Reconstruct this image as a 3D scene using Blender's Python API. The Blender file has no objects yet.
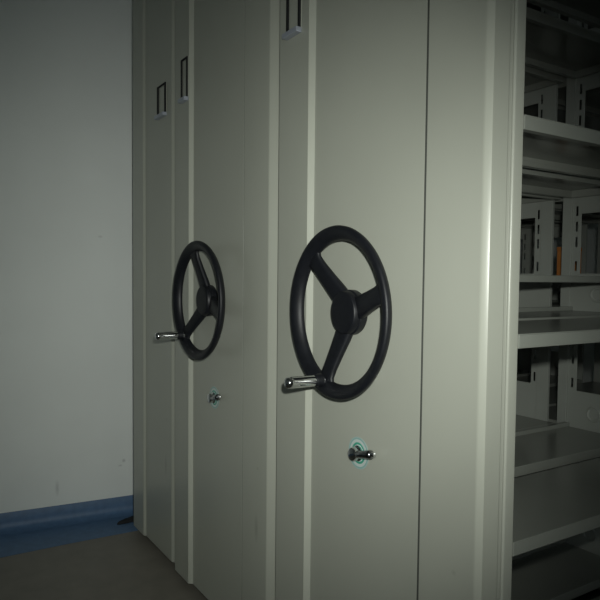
import bpy, bmesh, math, random
from mathutils import Vector, Matrix
random.seed(4)
S = bpy.context.scene
COL = S.collection

# ------------------------------------------------------------------ materials
def nodemat(name):
    m = bpy.data.materials.new(name); m.use_nodes = True
    nt = m.node_tree
    return m, nt, nt.nodes['Principled BSDF']

def mat(name, col, rough=.5, metal=0., spec=.5, noise=0., nscale=6., bump=0., bscale=200., coat=0.):
    m, nt, b = nodemat(name)
    b.inputs['Base Color'].default_value = (*col, 1)
    b.inputs['Roughness'].default_value = rough
    b.inputs['Metallic'].default_value = metal
    b.inputs['Specular IOR Level'].default_value = spec
    b.inputs['Coat Weight'].default_value = coat
    b.inputs['Coat Roughness'].default_value = .25
    tc = nt.nodes.new('ShaderNodeTexCoord')
    if noise:
        n = nt.nodes.new('ShaderNodeTexNoise'); n.inputs['Scale'].default_value = nscale
        n.inputs['Detail'].default_value = 4
        nt.links.new(tc.outputs['Object'], n.inputs['Vector'])
        r = nt.nodes.new('ShaderNodeValToRGB')
        r.color_ramp.elements[0].position = .3; r.color_ramp.elements[1].position = .7
        r.color_ramp.elements[0].color = (*[c * (1 - noise) for c in col], 1)
        r.color_ramp.elements[1].color = (*[min(1, c * (1 + noise)) for c in col], 1)
        nt.links.new(n.outputs['Fac'], r.inputs['Fac'])
        nt.links.new(r.outputs['Color'], b.inputs['Base Color'])
    if bump:
        n = nt.nodes.new('ShaderNodeTexNoise'); n.inputs['Scale'].default_value = bscale
        nt.links.new(tc.outputs['Object'], n.inputs['Vector'])
        bp = nt.nodes.new('ShaderNodeBump'); bp.inputs['Strength'].default_value = bump
        bp.inputs['Distance'].default_value = .002
        nt.links.new(n.outputs['Fac'], bp.inputs['Height'])
        nt.links.new(bp.outputs['Normal'], b.inputs['Normal'])
    return m

def add_marks(m, marks):
    """scuffs with a shape of their own: (centre, radii, colour, strength)"""
    nt = m.node_tree; b = nt.nodes['Principled BSDF']
    tc = nt.nodes.new('ShaderNodeTexCoord')
    for cen, rad, col, k in marks:
        sock = b.inputs['Base Color']
        sub = nt.nodes.new('ShaderNodeVectorMath'); sub.operation = 'SUBTRACT'; sub.inputs[1].default_value = cen
        nt.links.new(tc.outputs['Object'], sub.inputs[0])
        dv = nt.nodes.new('ShaderNodeVectorMath'); dv.operation = 'DIVIDE'; dv.inputs[1].default_value = rad
        nt.links.new(sub.outputs[0], dv.inputs[0])
        ln = nt.nodes.new('ShaderNodeVectorMath'); ln.operation = 'LENGTH'
        nt.links.new(dv.outputs[0], ln.inputs[0])
        mr = nt.nodes.new('ShaderNodeMapRange'); mr.inputs['From Min'].default_value = 1.
        mr.inputs['From Max'].default_value = .2; mr.inputs['To Min'].default_value = 0; mr.inputs['To Max'].default_value = k
        nt.links.new(ln.outputs['Value'], mr.inputs['Value'])
        mx = nt.nodes.new('ShaderNodeMix'); mx.data_type = 'RGBA'
        nt.links.new(mr.outputs['Result'], mx.inputs['Factor'])
        if sock.links:
            nt.links.new(sock.links[0].from_socket, mx.inputs['A'])
        else:
            mx.inputs['A'].default_value = sock.default_value
        mx.inputs['B'].default_value = (*col, 1)
        nt.links.new(mx.outputs['Result'], sock)

PANEL = (.43, .445, .385)
M_panel = mat('cream_grey_painted_steel', PANEL, .28, 0, .5, .03, 3, .05, 900)
M_shelf = mat('grey_shelf_steel', (.295, .31, .275), .22, 0, .5, .04, 5, .04, 700)
M_frame = mat('grey_frame_steel', (.39, .412, .372), .38, 0, .5, .05, 9, .04, 700)
M_black = mat('black_moulded_plastic', (.0075, .0085, .0115), .46, 0, .38, .2, 60, .12, 900)
M_chrome = mat('chrome', (.72, .73, .74), .13, 1., .5, .04, 40)
M_darkchrome = mat('dark_chrome', (.26, .27, .28), .22, 1., .5, .05, 40)
M_rubber = mat('black_rubber', (.010, .011, .012), .7, 0, .4, .2, 40)
M_seam_shade = mat('grey_seam_shade', (.09, .095, .085), .8, 0, .2, .1, 30)  # dark colour stands in for shade inside the panel seam
M_base = mat('dark_base_steel', (.07, .075, .07), .5, 0, .4, .1, 20)
M_silver = mat('bluish_silver_lip', (.42, .45, .52), .35, .3, .5, .05, 30)
M_wall = mat('white_wall_paint', (.87, .91, .88), .75, 0, .3, .035, 2.2, .08, 120)
M_ceil = mat('white_ceiling_paint', (.6, .6, .58), .9, 0, .2, .03, 2, .05, 80)
M_floor = mat('brown_grey_vinyl_floor', (.20, .185, .155), .5, 0, .4, .08, 14, .05, 200)
M_blue = mat('blue_vinyl', (.085, .165, .295), .5, 0, .5, .12, 35, .06, 300)
M_orange = mat('orange_cardboard', (.50, .19, .05), .6, 0, .4, .1, 25)

def sticker_mat():
    m, nt, b = nodemat('ringed_teal_sticker')
    b.inputs['Roughness'].default_value = .3
    tc = nt.nodes.new('ShaderNodeTexCoord')
    sep = nt.nodes.new('ShaderNodeSeparateXYZ'); nt.links.new(tc.outputs['Object'], sep.inputs[0])
    cmb = nt.nodes.new('ShaderNodeCombineXYZ')
    nt.links.new(sep.outputs['X'], cmb.inputs['X']); nt.links.new(sep.outputs['Z'], cmb.inputs['Y'])
    ln = nt.nodes.new('ShaderNodeVectorMath'); ln.operation = 'LENGTH'; nt.links.new(cmb.outputs[0], ln.inputs[0])
    mul = nt.nodes.new('ShaderNodeMath'); mul.operation = 'MULTIPLY'; mul.inputs[1].default_value = 1 / .034
    nt.links.new(ln.outputs['Value'], mul.inputs[0])
    r = nt.nodes.new('ShaderNodeValToRGB'); cr = r.color_ramp; cr.interpolation = 'CONSTANT'
    cr.elements[0].position = 0; cr.elements[0].color = (.55, .62, .62, 1)
    cr.elements[1].position = .52; cr.elements[1].color = (.06, .34, .24, 1)
    for p_, c_ in ((.66, (.55, .62, .60, 1)), (.84, (.27, .46, .43, 1)), (.93, (.38, .50, .48, 1))):
        e = cr.elements.new(p_); e.color = c_
    nt.links.new(mul.outputs[0], r.inputs['Fac']); nt.links.new(r.outputs['Color'], b.inputs['Base Color'])
    return m
M_sticker = sticker_mat()

# ------------------------------------------------------------------ mesh helpers
def box(bm, x0, x1, y0, y1, z0, z1):
    x0, x1 = sorted((x0, x1)); y0, y1 = sorted((y0, y1)); z0, z1 = sorted((z0, z1))
    v = [bm.verts.new(p) for p in ((x0,y0,z0),(x1,y0,z0),(x1,y1,z0),(x0,y1,z0),(x0,y0,z1),(x1,y0,z1),(x1,y1,z1),(x0,y1,z1))]
    for f in ((0,3,2,1),(4,5,6,7),(0,1,5,4),(1,2,6,5),(2,3,7,6),(3,0,4,7)):
        bm.faces.new([v[i] for i in f])

def prism(bm, poly, z0, z1):
    """closed polygon in (x, y) swept up z"""
    a = [bm.verts.new((x, y, z0)) for x, y in poly]; b = [bm.verts.new((x, y, z1)) for x, y in poly]
    n = len(poly)
    for i in range(n):
        j = (i + 1) % n
        bm.faces.new((a[i], a[j], b[j], b[i]))
    bm.faces.new(b); bm.faces.new(a[::-1])

def frame_axes(d):
    d = Vector(d).normalized()
    up = Vector((0, 0, 1)) if abs(d.z) < .9 else Vector((1, 0, 0))
    a = d.cross(up).normalized(); b = d.cross(a).normalized()
    return d, a, b

def lathe(bm, o, d, prof, n=40):
    """prof: (distance along d, radius) pairs; closed with caps when the end radius is 0"""
    o = Vector(o); d, a, b = frame_axes(d)
    rings = []
    for t, r in prof:
        if r <= 1e-6: rings.append([bm.verts.new(o + d * t)])
        else: rings.append([bm.verts.new(o + d * t + a * r * math.cos(2*math.pi*k/n) + b * r * math.sin(2*math.pi*k/n)) for k in range(n)])
    for p, q in zip(rings, rings[1:]):
        for k in range(n):
            l = (k + 1) % n
            if len(p) == 1 and len(q) == 1: continue
            if len(p) == 1: bm.faces.new((p[0], q[l], q[k]))
            elif len(q) == 1: bm.faces.new((p[k], p[l], q[0]))
            else: bm.faces.new((p[k], p[l], q[l], q[k]))

def ring(bm, R, sect, n=96):
    """sect: closed list of (radial offset, y offset); swept round the y axis"""
    rr = []
    for k in range(n):
        t = 2*math.pi*k/n
        rr.append([bm.verts.new(((R+a)*math.cos(t), y, (R+a)*math.sin(t))) for a, y in sect])
    m = len(sect)
    for k in range(n):
        p, q = rr[k], rr[(k+1) % n]
        for i in range(m):
            j = (i+1) % m
            bm.faces.new((p[i], p[j], q[j], q[i]))

def grid_plate(bm, us, vs, y0, y1, holes):
    """plate in the x-z plane between y0 and y1 with rectangular holes (x0,x1,z0,z1)"""
    xs = sorted(set([us[0], us[1]] + [h[i] for h in holes for i in (0, 1)]))
    zs = sorted(set([vs[0], vs[1]] + [h[i] for h in holes for i in (2, 3)]))
    def hole(x, z): return any(h[0] < x < h[1] and h[2] < z < h[3] for h in holes)
    nx, nz = len(xs)-1, len(zs)-1
    solid = [[not hole((xs[i]+xs[i+1])/2, (zs[j]+zs[j+1])/2) for j in range(nz)] for i in range(nx)]
    V = {}
    def v(i, j, y):
        k = (i, j, y)
        if k not in V: V[k] = bm.verts.new((xs[i], y, zs[j]))
        return V[k]
    for i in range(nx):
        for j in range(nz):
            if not solid[i][j]: continue
            bm.faces.new((v(i,j,y0), v(i+1,j,y0), v(i+1,j+1,y0), v(i,j+1,y0)))
            bm.faces.new((v(i,j,y1), v(i,j+1,y1), v(i+1,j+1,y1), v(i+1,j,y1)))
            if i == 0 or not solid[i-1][j]: bm.faces.new((v(i,j,y0), v(i,j+1,y0), v(i,j+1,y1), v(i,j,y1)))
            if i == nx-1 or not solid[i+1][j]: bm.faces.new((v(i+1,j,y0), v(i+1,j,y1), v(i+1,j+1,y1), v(i+1,j+1,y0)))
            if j == 0 or not solid[i][j-1]: bm.faces.new((v(i,j,y0), v(i,j,y1), v(i+1,j,y1), v(i+1,j,y0)))
            if j == nz-1 or not solid[i][j+1]: bm.faces.new((v(i,j+1,y0), v(i+1,j+1,y0), v(i+1,j+1,y1), v(i,j+1,y1)))

def obj(name, bm, m, parent=None, loc=(0,0,0), smooth=None, bevel=0., seg=2):
    bmesh.ops.remove_doubles(bm, verts=bm.verts, dist=1e-7)
    bmesh.ops.recalc_face_normals(bm, faces=bm.faces)
    me = bpy.data.meshes.new(name); bm.to_mesh(me); bm.free()
    me.materials.append(m)
    if smooth is not None:
        me.polygons.foreach_set('use_smooth', [True]*len(me.polygons))
        me.set_sharp_from_angle(angle=math.radians(smooth))
    o = bpy.data.objects.new(name, me); COL.objects.link(o)
    o.location = loc
    if parent: o.parent = parent
    if bevel:
        b = o.modifiers.new('bevel', 'BEVEL'); b.width = bevel; b.segments = seg; b.limit_method = 'ANGLE'
        b.angle_limit = math.radians(30)
    return o

def thing(name, label, cat, loc=(0,0,0), group=None):
    o = bpy.data.objects.new(name, None); COL.objects.link(o); o.location = loc
    o['label'] = label; o['category'] = cat
    if group: o['group'] = group
    return o

def struct(name, bm, m, **k):
    o = obj(name, bm, m, **k); o['kind'] = 'structure'; return o

BM = bmesh.new

# ------------------------------------------------------------------ dimensions
PITCH = .7127
TOP, BOT = 2.22, .03
LEV = [.262, .612, .9556, 1.3069, 1.651, 1.995]       # top faces of the shelves
LIP = .0237
UNITS = [(-.002, -.228), (-.280, -.488), (-.522, -.690)]
UNITS_FAR = [(-.002, -.228), (-.280, -.488), (-.522, -.660)]
FRAMES = [(-.014, -.228), (-.283, -.516), (-.551, -.694)]
FRAMES_FAR = [(-.014, -.228), (-.283, -.516), (-.551, -.664)]
BAY0, BAY1, BAY2 = .024, .855, 1.70
WHX, WHZ, WHY = -.3938, .9722, -.0582

# ------------------------------------------------------------------ shelving parts
def arc(cx, cy, r, a0, a1, n=6):
    return [(cx + r*math.cos(math.radians(a0+(a1-a0)*k/n)), cy + r*math.sin(math.radians(a0+(a1-a0)*k/n))) for k in range(n+1)]

def shelf_mesh(xa, xb, ya, yb, lip=LIP, back_rail=False):
    """folded steel tray: sheet with lips turned down and a small inward hem"""
    bm = BM(); t = .0016; x0, x1 = min(xa, xb), max(xa, xb)
    box(bm, x0, x1, ya, yb, -t, 0)
    if back_rail: box(bm, x0+.0005, x0+.017, ya, yb, 0, .0115)
    for (p, q, s) in ((x0, x0+t, 1), (x1-t, x1, -1)):
        box(bm, p, q, ya, yb, -lip, -t)
        a = q if s > 0 else p
        box(bm, a, a + s*.012, ya, yb, -lip, -lip+t)
    for (p, q, s) in ((ya, ya+t, 1), (yb-t, yb, -1)):
        box(bm, x0+t, x1-t, p, q, -lip, -t)
        a = q if s > 0 else p
        box(bm, x0+t+.012, x1-t-.012, a, a + s*.010, -lip, -lip+t)
    return bm

def frame_mesh(xa, xb, y0, y1, narrow=False):
    """side frame of a rank: two posts, slotted strips, cross rails and solid plates above every shelf"""
    bm = BM(); x0, x1 = min(xa, xb), max(xa, xb)
    pw, sw = .030, .029
    pl, pr = (.016, .040) if narrow else (pw, pw)          # the rear rank has one slim post
    sl, sr = (.003, .025) if narrow else (sw, sw)
    for p, q in ((x0, x0+pl), (x1-pr, x1)):
        box(bm, p, q, y0, y1, .09, TOP-.06)
    u0, u1 = x0+pl, x1-pr
    yp0 = y0 + .0045; yp1 = yp0 + .0018
    holes = []
    for z in LEV[:-1]:
        if u1-u0-sl-sr > .02:
            holes.append((u0+sl, u1-sr, z+.108, z+.281))
        for dz in (.130, .200, .245, .290):
            for xc in ((u1-sr*.5,) if narrow else (u0+sl*.5, u1-sr*.5)):
                holes.append((xc-.0035, xc+.0035, z+dz-.014, z+dz+.014))
    grid_plate(bm, (u0, u1), (LEV[0]-.10, TOP-.08), yp0, yp1, holes)
    # stiffening returns round each opening
    for z in LEV[:-1]:
        if u1-u0-sl-sr > .02:
            box(bm, u0+sl, u1-sr, yp0-.003, yp0, z+.1045, z+.108)
            box(bm, u0+sl, u1-sr, yp0-.003, yp0, z+.281, z+.2845)
            # pressed round boss with a rolled rim low on the plate
            xc, zc = (u0+u1)/2, z+.047
            if not narrow: lathe(bm, (xc, yp0+.001, zc), (0, -1, 0), [(0, .0235), (.004, .0225), (.0055, .0195), (.004, .0165), (.0005, .015), (.0003, 0)], 28)
    return bm

def carriage_panel(left, lx_foot, lx_crest, yl, seam, seam_w, r_foot, r_crest, r_depth):
    """the big end panel in section: returns (main panel, edge panel, seam gasket)"""
    main = BM(); edge = BM(); seam_shade = BM()
    ym = -.008                                               # face of the middle panel
    # edge panel: rounded corner, bead and groove, flat, rising facet, flat up to the seam
    pe = [(0, .0205)] + arc(-.0035, .0015, .0035, 0, -90, 5) + \
         [(-.0045, -.0018), (-.0047, .0015), (-.0062, .0015), (-.0064, -.0012), (-.0115, -.0012), (-.0130, 0)] + \
         [(r_foot, r_depth), (r_crest + .006, -.0066), (r_crest + .003, -.0077), (r_crest, ym), (seam, ym), (seam, .0205)]
    prism(edge, pe, BOT, TOP)
    pm = [(seam - seam_w, .0205), (seam - seam_w, ym), (lx_foot, ym), (lx_crest, yl), (left + .002, yl), (left, yl + .002), (left, .0205)]
    prism(main, pm, BOT, TOP)
    box(seam_shade, seam - seam_w, seam, ym + .0004, .018, BOT + .002, TOP - .002)  # dark strip added so the open seam looks shaded
    return main, edge, seam_shade

# ------------------------------------------------------------------ hand wheel (built once, round the y axis, facing -y)
def make_wheel(parent, loc, spokes, handle_angle):
    bm = BM()
    a_, b_, ph = .0172, .0098, math.radians(36)              # oval section, its inner side dished back
    sect = [(a_*math.cos(t)*math.cos(ph) - b_*math.sin(t)*math.sin(ph), .0045 - (a_*math.cos(t)*math.sin(ph) + b_*math.sin(t)*math.cos(ph))) for t in [2*math.pi*k/20 for k in range(20)]]
    ring(bm, .1640, sect, 112)
    wh = obj('hand_wheel', bm, M_black, parent, loc, smooth=60)
    bm = BM()
    lathe(bm, (0, .049, 0), (0, -1, 0), [(0, 0), (0, .0455), (.003, .047), (.016, .0475), (.018, .046), (.0188, .0445), (.020, .0455), (.029, .0445), (.032, .0425), (.0333, .039), (.0338, .030), (.0338, 0)], 48)
    obj('hub', bm, M_black, wh, smooth=35)
    bm = BM()
    lathe(bm, (0, abs(loc[1]) - .0082, 0), (0, -1, 0), [(0, 0), (0, .030), (.0008, .030), (.0010, .018), (.005, .018), (.005, 0)], 32)
    obj('axle', bm, M_black, wh, smooth=35)
    for a in spokes:
        bm = BM(); t = math.radians(a)
        d = Vector((math.cos(t), 0, math.sin(t))); n = Vector((-math.sin(t), 0, math.cos(t))); y = Vector((0, 1, 0))
        secs = []
        for r, hw, yc, hy in ((.025, .0260, .036, .010), (.055, .0235, .031, .0100), (.090, .0205, .023, .0092), (.125, .0190, .015, .0080), (.142, .0205, .0115, .0070), (.151, .0270, .0105, .0060), (.158, .036, .009, .0045)):
            s = []
            for k in range(16):
                q = 2*math.pi*k/16
                cx = math.copysign(abs(math.cos(q))**.6, math.cos(q)); cy = math.copysign(abs(math.sin(q))**.6, math.sin(q))
                s.append(bm.verts.new(d*r + n*hw*cx + y*(yc + hy*cy)))
            secs.append(s)
        for p, q in zip(secs, secs[1:]):
            for k in range(16):
                l = (k+1) % 16
                bm.faces.new((p[k], p[l], q[l], q[k]))
        bm.faces.new(secs[0]); bm.faces.new(secs[-1][::-1])
        obj('spoke', bm, M_black, wh, smooth=50)
    t = math.radians(handle_angle)
    hx, hz = .1535*math.cos(t), .1535*math.sin(t)
    bm = BM()
    lathe(bm, (hx, .002, hz), (0, -1, 0), [(0, 0), (0, .0095), (.020, .0095), (.022, .0112), (.026, .0118), (.079, .0122), (.086, .0118), (.0905, .0098), (.0925, .006), (.093, 0)], 36)
    h = obj('crank_handle', bm, M_chrome, wh, smooth=40); h['label'] = 'chrome crank handle'
    bm = BM()
    lathe(bm, (hx, -.004, hz), (0, -1, 0), [(0, 0), (0, .0145), (.014, .0135), (.017, .0105), (.017, 0)], 28)
    obj('handle_socket', bm, M_black, wh, smooth=35)
    return wh

def make_lock(parent, loc):
    """round ringed sticker, chrome barrel, dark lever with a bright tip"""
    bm = BM()
    lathe(bm, (0, -.0004, 0), (0, -1, 0), [(0, 0), (0, .034), (.0006, .034), (.0006, 0)], 48)
    st = obj('lock_sticker', bm, M_sticker, parent, loc, smooth=30); st['label'] = 'round sticker with teal and white rings'
    bm = BM()
    lathe(bm, (0, 0, 0), (0, -1, 0), [(0, 0), (0, .0165), (.005, .0165), (.007, .0145), (.009, .0120), (.010, .0138), (.016, .0140), (.0185, .0128), (.0198, .0095), (.020, 0)], 36)
    bar = obj('lock_barrel', bm, M_chrome, parent, loc, smooth=35); bar['label'] = 'chrome lock barrel'
    bm = BM()
    d = Vector((1, -.05, .24)).normalized()
    lathe(bm, (.010, -.0125, .001), d, [(0, 0), (.001, .0065), (.006, .0088), (.030, .0084), (.045, .0092), (.050, .0088), (.053, .006), (.054, 0)], 28)
    kn = obj('turn_lever', bm, M_darkchrome, bar, smooth=40); kn['label'] = 'dark chrome turn lever'
    bm = BM()
    lathe(bm, Vector((.010, -.0125, .001)) + d*.0525, d, [(0, 0), (0, .0055), (.006, .0058), (.010, .0045), (.0115, 0)], 20)
    obj('lever_tip', bm, M_chrome, bar, smooth=40)
    return st

def make_label_holder(parent, x0, x1, z0, z1, y):
    bm = BM()
    box(bm, x0, x1, y-.0015, y, z0, z1)
    ho = obj('label_holder', bm, M_panel, parent)
    w = (x1-x0)*.14
    for p, q in ((x0, x0+w), (x1-w, x1)):
        bm = BM(); box(bm, p, q, y-.006, y-.0015, z0, z1)
        s = obj('side_rail', bm, M_rubber, ho, bevel=.001); s['label'] = 'dark side rail'
    bm = BM(); box(bm, x0-.002, x1+.002, y-.016, y, z0-.012, z0)
    s = obj('bottom_lip', bm, M_silver, ho, bevel=.0015); s['label'] = 'bluish silver bottom lip'
    bm = BM(); box(bm, x0+w, x1-w, y-.006, y-.0015, z1-.006, z1)
    obj('top_rail', bm, M_rubber, ho, bevel=.001)
    return ho

def shelving(root, units, bays, midshelf, frames=None):
    cache = {}
    fc = {}
    for ui, (xa, xb) in enumerate(units):
        for bi, (ya, yb) in enumerate(bays):
            for z in LEV:
                k = (ui, bi)
                if k not in cache:
                    o = obj('shelf', shelf_mesh(xa, xb, ya+.002, yb, back_rail=(ui == 1)), M_shelf, root, (0, 0, z), bevel=.0009, seg=2); cache[k] = o
                else:
                    o = cache[k].copy(); COL.objects.link(o); o.parent = root; o.location = (0, 0, z)
        for yi, y in enumerate([b[1] for b in bays]):
            if ui not in fc:
                bm = frame_mesh(*frames[ui], 0, .010, ui == 2)
                o = obj('upright_frame', bm, M_frame, root, (0, y+.002, 0), bevel=.0010); fc[ui] = o
            else:
                o = fc[ui].copy(); COL.objects.link(o); o.parent = root; o.location = (0, y+.002, 0)
    if midshelf:
        xa, xb = units[1]
        obj('shelf', shelf_mesh(xa, xb, bays[0][0]+.002, bays[0][1], .0165), M_shelf, root, (0, 0, 1.055), bevel=.0009)
        xa, xb = units[2]
        obj('shelf', shelf_mesh(xa, xb, bays[1][0]+.002, bays[1][1], .0165), M_shelf, root, (0, 0, 1.055), bevel=.0009)

def base_and_wheels(root, x0, x1, y1):
    bm = BM(); box(bm, x0, x1, .05, y1, .045, .10)
    b = obj('base_frame', bm, M_base, root, bevel=.003)
    for y in (.25, y1-.25):
        for x in (x0+.10, x1-.10):
            bm = BM(); lathe(bm, (x, y-.02, .045), (0, 1, 0), [(0, 0), (0, .045), (.04, .045), (.04, 0)], 28)
            obj('track_wheel', bm, M_base, root, smooth=35)

def make_carriage(label, origin, left, lx, seam_w, r_foot, r_crest, spokes, handle, label_box, nearest, yl=-.02):
    root = thing('mobile_shelving_carriage', label, 'mobile shelving', (origin, 0, 0), 'mobile shelving carriages')
    main, edge, seam_shade = carriage_panel(left, lx, lx - .011, yl, -.187, seam_w, r_foot, r_crest, 0 if nearest else .011)
    obj('end_panel', main, M_panel, root, bevel=.0003, seg=2)
    obj('edge_panel', edge, M_panel, root, bevel=.0003, seg=2, smooth=25)
    g = obj('seam_shade_strip', seam_shade, M_seam_shade, root); g['label'] = 'thin dark strip standing in for shade in the panel seam'
    make_wheel(root, (WHX, WHY, WHZ), spokes, handle).rotation_euler = (0, 0, math.radians(-2 if nearest else 0))
    make_lock(root, (-.3735, -.008, .677))
    make_label_holder(root, *label_box, yl)
    shelving(root, UNITS if nearest else UNITS_FAR, [(BAY0, BAY1), (BAY1+.034, BAY2)], nearest, FRAMES if nearest else FRAMES_FAR)
    base_and_wheels(root, left + .02, -.01, BAY2)
    return root

near = make_carriage('larger grey mobile shelving carriage nearest the camera, open shelves on its right', 0, -.6945, -.552, .0055, -.044, -.058,
                     (132, 17, 252), 252.5, (-.655, -.595, 1.622, 1.752), True)
far = make_carriage('middle grey mobile shelving carriage with the smaller looking handwheel, behind the nearest carriage', -PITCH, -.667, -.536, .0022, -.020, -.054,
                    (106, 226, -14), 227, (-.603, -.551, 1.618, 1.745), False)

# narrow end unit against the far left
CX = -1.391
endu = thing('end_shelving_unit', 'narrow grey end shelving unit without a handwheel, beside the blue skirting', 'shelving', (CX, 0, 0))
bm = BM()
yl = -.016
prism(bm, [(0, .0205), (0, 0), (-.034, 0), (-.049, -.0068), (-.055, -.008), (-.316, -.008), (-.327, yl), (-.447, yl), (-.449, yl+.002), (-.449, .0205)], BOT, TOP)
obj('end_panel', bm, M_panel, endu, bevel=.0012)
make_label_holder(endu, -.180, -.095, 1.618, 1.722, -.008)
shelving(endu, [(-.02, -.42)], [(BAY0, .75)], False, [(-.03, -.415)])
bm = BM(); box(bm, -.43, -.02, .03, .78, 0, .10)
obj('base_frame', bm, M_base, endu, bevel=.003)

# orange box seen through the slit between the uprights
orange = thing('storage_box', 'orange cardboard box glimpsed through the narrow slit between the shelf uprights', 'box', (0, 0, 0))
bm = BM(); box(bm, -.634, -.612, 1.00, 1.10, 1.0555, 1.150)
obj('carton', bm, M_orange, orange, bevel=.0015)
bm = BM(); box(bm, -.635, -.611, .999, 1.101, 1.140, 1.152)
obj('lid', bm, M_orange, orange, bevel=.0015)

# black rubber stop on the floor by the skirting
bm = BM()
pts = [(-.062, 0), (-.050, .010), (-.02, .017), (.02, .018), (.055, .016), (.062, 0), (.055, -.014), (.02, -.018), (-.02, -.015), (-.050, -.009)]
lo = [bm.verts.new((x, y, 0)) for x, y in pts]; hi = [bm.verts.new((x*.86, y*.7, .012 + .006*(x > 0))) for x, y in pts]
for i in range(len(pts)):
    j = (i+1) % len(pts); bm.faces.new((lo[i], lo[j], hi[j], hi[i]))
bm.faces.new(hi); bm.faces.new(lo[::-1])
stop = obj('rubber_stop', bm, M_rubber, None, (-1.957, .006, .002), bevel=.003)
stop.rotation_euler = (0, 0, math.radians(98))
stop['label'] = 'small black rubber stop lying on the blue floor border by the skirting'; stop['category'] = 'floor stop'

# ------------------------------------------------------------------ room
H = 2.75
bm = BM(); box(bm, -3.2, 2.6, -3.2, 3.0, -.1, 0); struct('floor', bm, M_floor)
bm = BM(); box(bm, -3.2, 2.6, -3.2, 3.0, H, H+.1); struct('ceiling', bm, M_ceil)
WA = -math.atan2(.058, .526)
bm = BM(); box(bm, -.12, 0, -3.3, 3.2, 0, H)
wl = struct('wall_left', bm, M_wall, loc=(-2.065, .05, 0)); wl.rotation_euler = (0, 0, WA)
bm = BM()
prof = [(0, .0765), (.0035, .0765), (.005, .074), (.0055, .040), (.008, .024), (.015, .012), (.027, .005), (.045, .0022), (.045, 0), (0, 0)]
def sweep(y0, y1):
    a = [bm.verts.new((x, y0, z)) for x, z in prof]; b = [bm.verts.new((x, y1, z)) for x, z in prof]
    for i in range(len(prof)):
        j = (i+1) % len(prof); bm.faces.new((a[i], a[j], b[j], b[i]))
    bm.faces.new(a); bm.faces.new(b[::-1])
sweep(-3.1, -.3850); sweep(-.3830, 2.6)
prof = [(x*.8, z*.99) for x, z in prof]; sweep(-.3850, -.3830)
bb = struct('baseboard_left', bm, M_blue, loc=(-2.065, .05, 0), smooth=40); bb.rotation_euler = (0, 0, WA)
bm = BM()
def wx(y): return -2.065 + (y-.05)*.058/.526 + .02
prism(bm, [(wx(-3), -3.0), (-1.88, -3.0), (-1.862, -.27), (-1.850, .03), (-1.845, 1.4), (wx(1.4), 1.4)], 0, .002)
struct('trim_1', bm, M_blue)
bm = BM(); box(bm, -3.2, 2.6, 3.0, 3.1, 0, H); struct('wall_back', bm, M_wall)
bm = BM(); box(bm, 2.6, 2.7, -3.2, 3.0, 0, H); struct('wall_right', bm, M_wall)
bm = BM(); box(bm, -3.2, 2.6, -3.3, -3.2, 0, H); struct('wall_front', bm, M_wall)
# unseen glowing pane added on the right-hand wall to fill wall and shelf lips
FILL = .8
m_, nt_, b_ = nodemat('fill_pane_glow')
b_.inputs['Base Color'].default_value = (.1, .1, .1, 1); b_.inputs['Roughness'].default_value = .1
b_.inputs['Emission Color'].default_value = (.86, .97, 1, 1); b_.inputs['Emission Strength'].default_value = FILL
bm = BM(); box(bm, 2.590, 2.598, -2.6, -.9, .95, 2.2); fill_pane = struct('fill_pane_1', bm, m_)
bm = BM()
for a in ((-2.66, -2.6, .89, 2.26), (-.9, -.84, .89, 2.26), (-2.6, -.9, .89, .95), (-2.6, -.9, 2.2, 2.26), (-1.77, -1.73, .95, 2.2)):
    box(bm, 2.575, 2.6, *a)
struct('trim_2', bm, M_ceil)  # surround of the added glowing pane
add_marks(M_wall, [((0, -.31, .15), (.05, .010, .04), (.45, .46, .45), .4), ((0, -.035, .235), (.05, .010, .010), (.40, .41, .40), .5),
                   ((0, -.05, .215), (.05, .012, .006), (.42, .43, .42), .4), ((0, -.13, 1.21), (.05, .013, .007), (.50, .51, .50), .4)])
add_marks(M_panel, [((-.105, 0, .365), (.012, .05, .045), (.22, .22, .19), .45), ((-.10, 0, .53), (.007, .05, .006), (.24, .24, .20), .35)])

# ------------------------------------------------------------------ camera
f, cy = 638.382, 308.1346
o = Vector((.67484, -.82741, 1.04304))
r = Vector((0.53782374, 0.84300097, 0.0097462)); u = Vector((-0.04513318, 0.01724657, 0.99883209)); fw = Vector((-0.84184834, 0.53763549, -0.04732293))
cd = bpy.data.cameras.new('camera'); cam = bpy.data.objects.new('camera', cd); COL.objects.link(cam)
cam.matrix_world = Matrix(((r.x, u.x, -fw.x, o.x), (r.y, u.y, -fw.y, o.y), (r.z, u.z, -fw.z, o.z), (0, 0, 0, 1)))
cd.sensor_width = 36; cd.lens = 36*f/600; cd.shift_y = (cy-300)/600; cd.clip_start = .02
S.camera = cam

# ------------------------------------------------------------------ light: the camera's flash in a dim room
FLASH = o + u*.070 + r*.038 + fw*.01
def flash(name, half, energy, px, py):
    """one zone of the flash beam: the tube's narrow core or its wide spill"""
    ld = bpy.data.lights.new(name, 'SPOT'); L = bpy.data.objects.new(name, ld); COL.objects.link(L)
    L.location = FLASH
    aim = o + (fw + r*(px-300)/f - u*(py-cy)/f)*2.
    L.rotation_euler = (aim - FLASH).to_track_quat('-Z', 'Y').to_euler()
    ld.energy = energy; ld.spot_size = math.radians(2*half); ld.spot_blend = 1.0; ld.shadow_soft_size = .014
    ld.color = (.97, 1, .93)
flash('flash_core', 24, 13, 265, 322)
flash('flash_beam', 36, 61, 265, 322)

w = bpy.data.worlds.new('world'); S.world = w; w.use_nodes = True
w.node_tree.nodes['Background'].inputs[0].default_value = (.5, .55, .6, 1)
w.node_tree.nodes['Background'].inputs[1].default_value = .0

S.view_settings.view_transform = 'Standard'; S.view_settings.look = 'None'
S.view_settings.exposure = 0; S.view_settings.gamma = 1; S.view_settings.use_curve_mapping = False
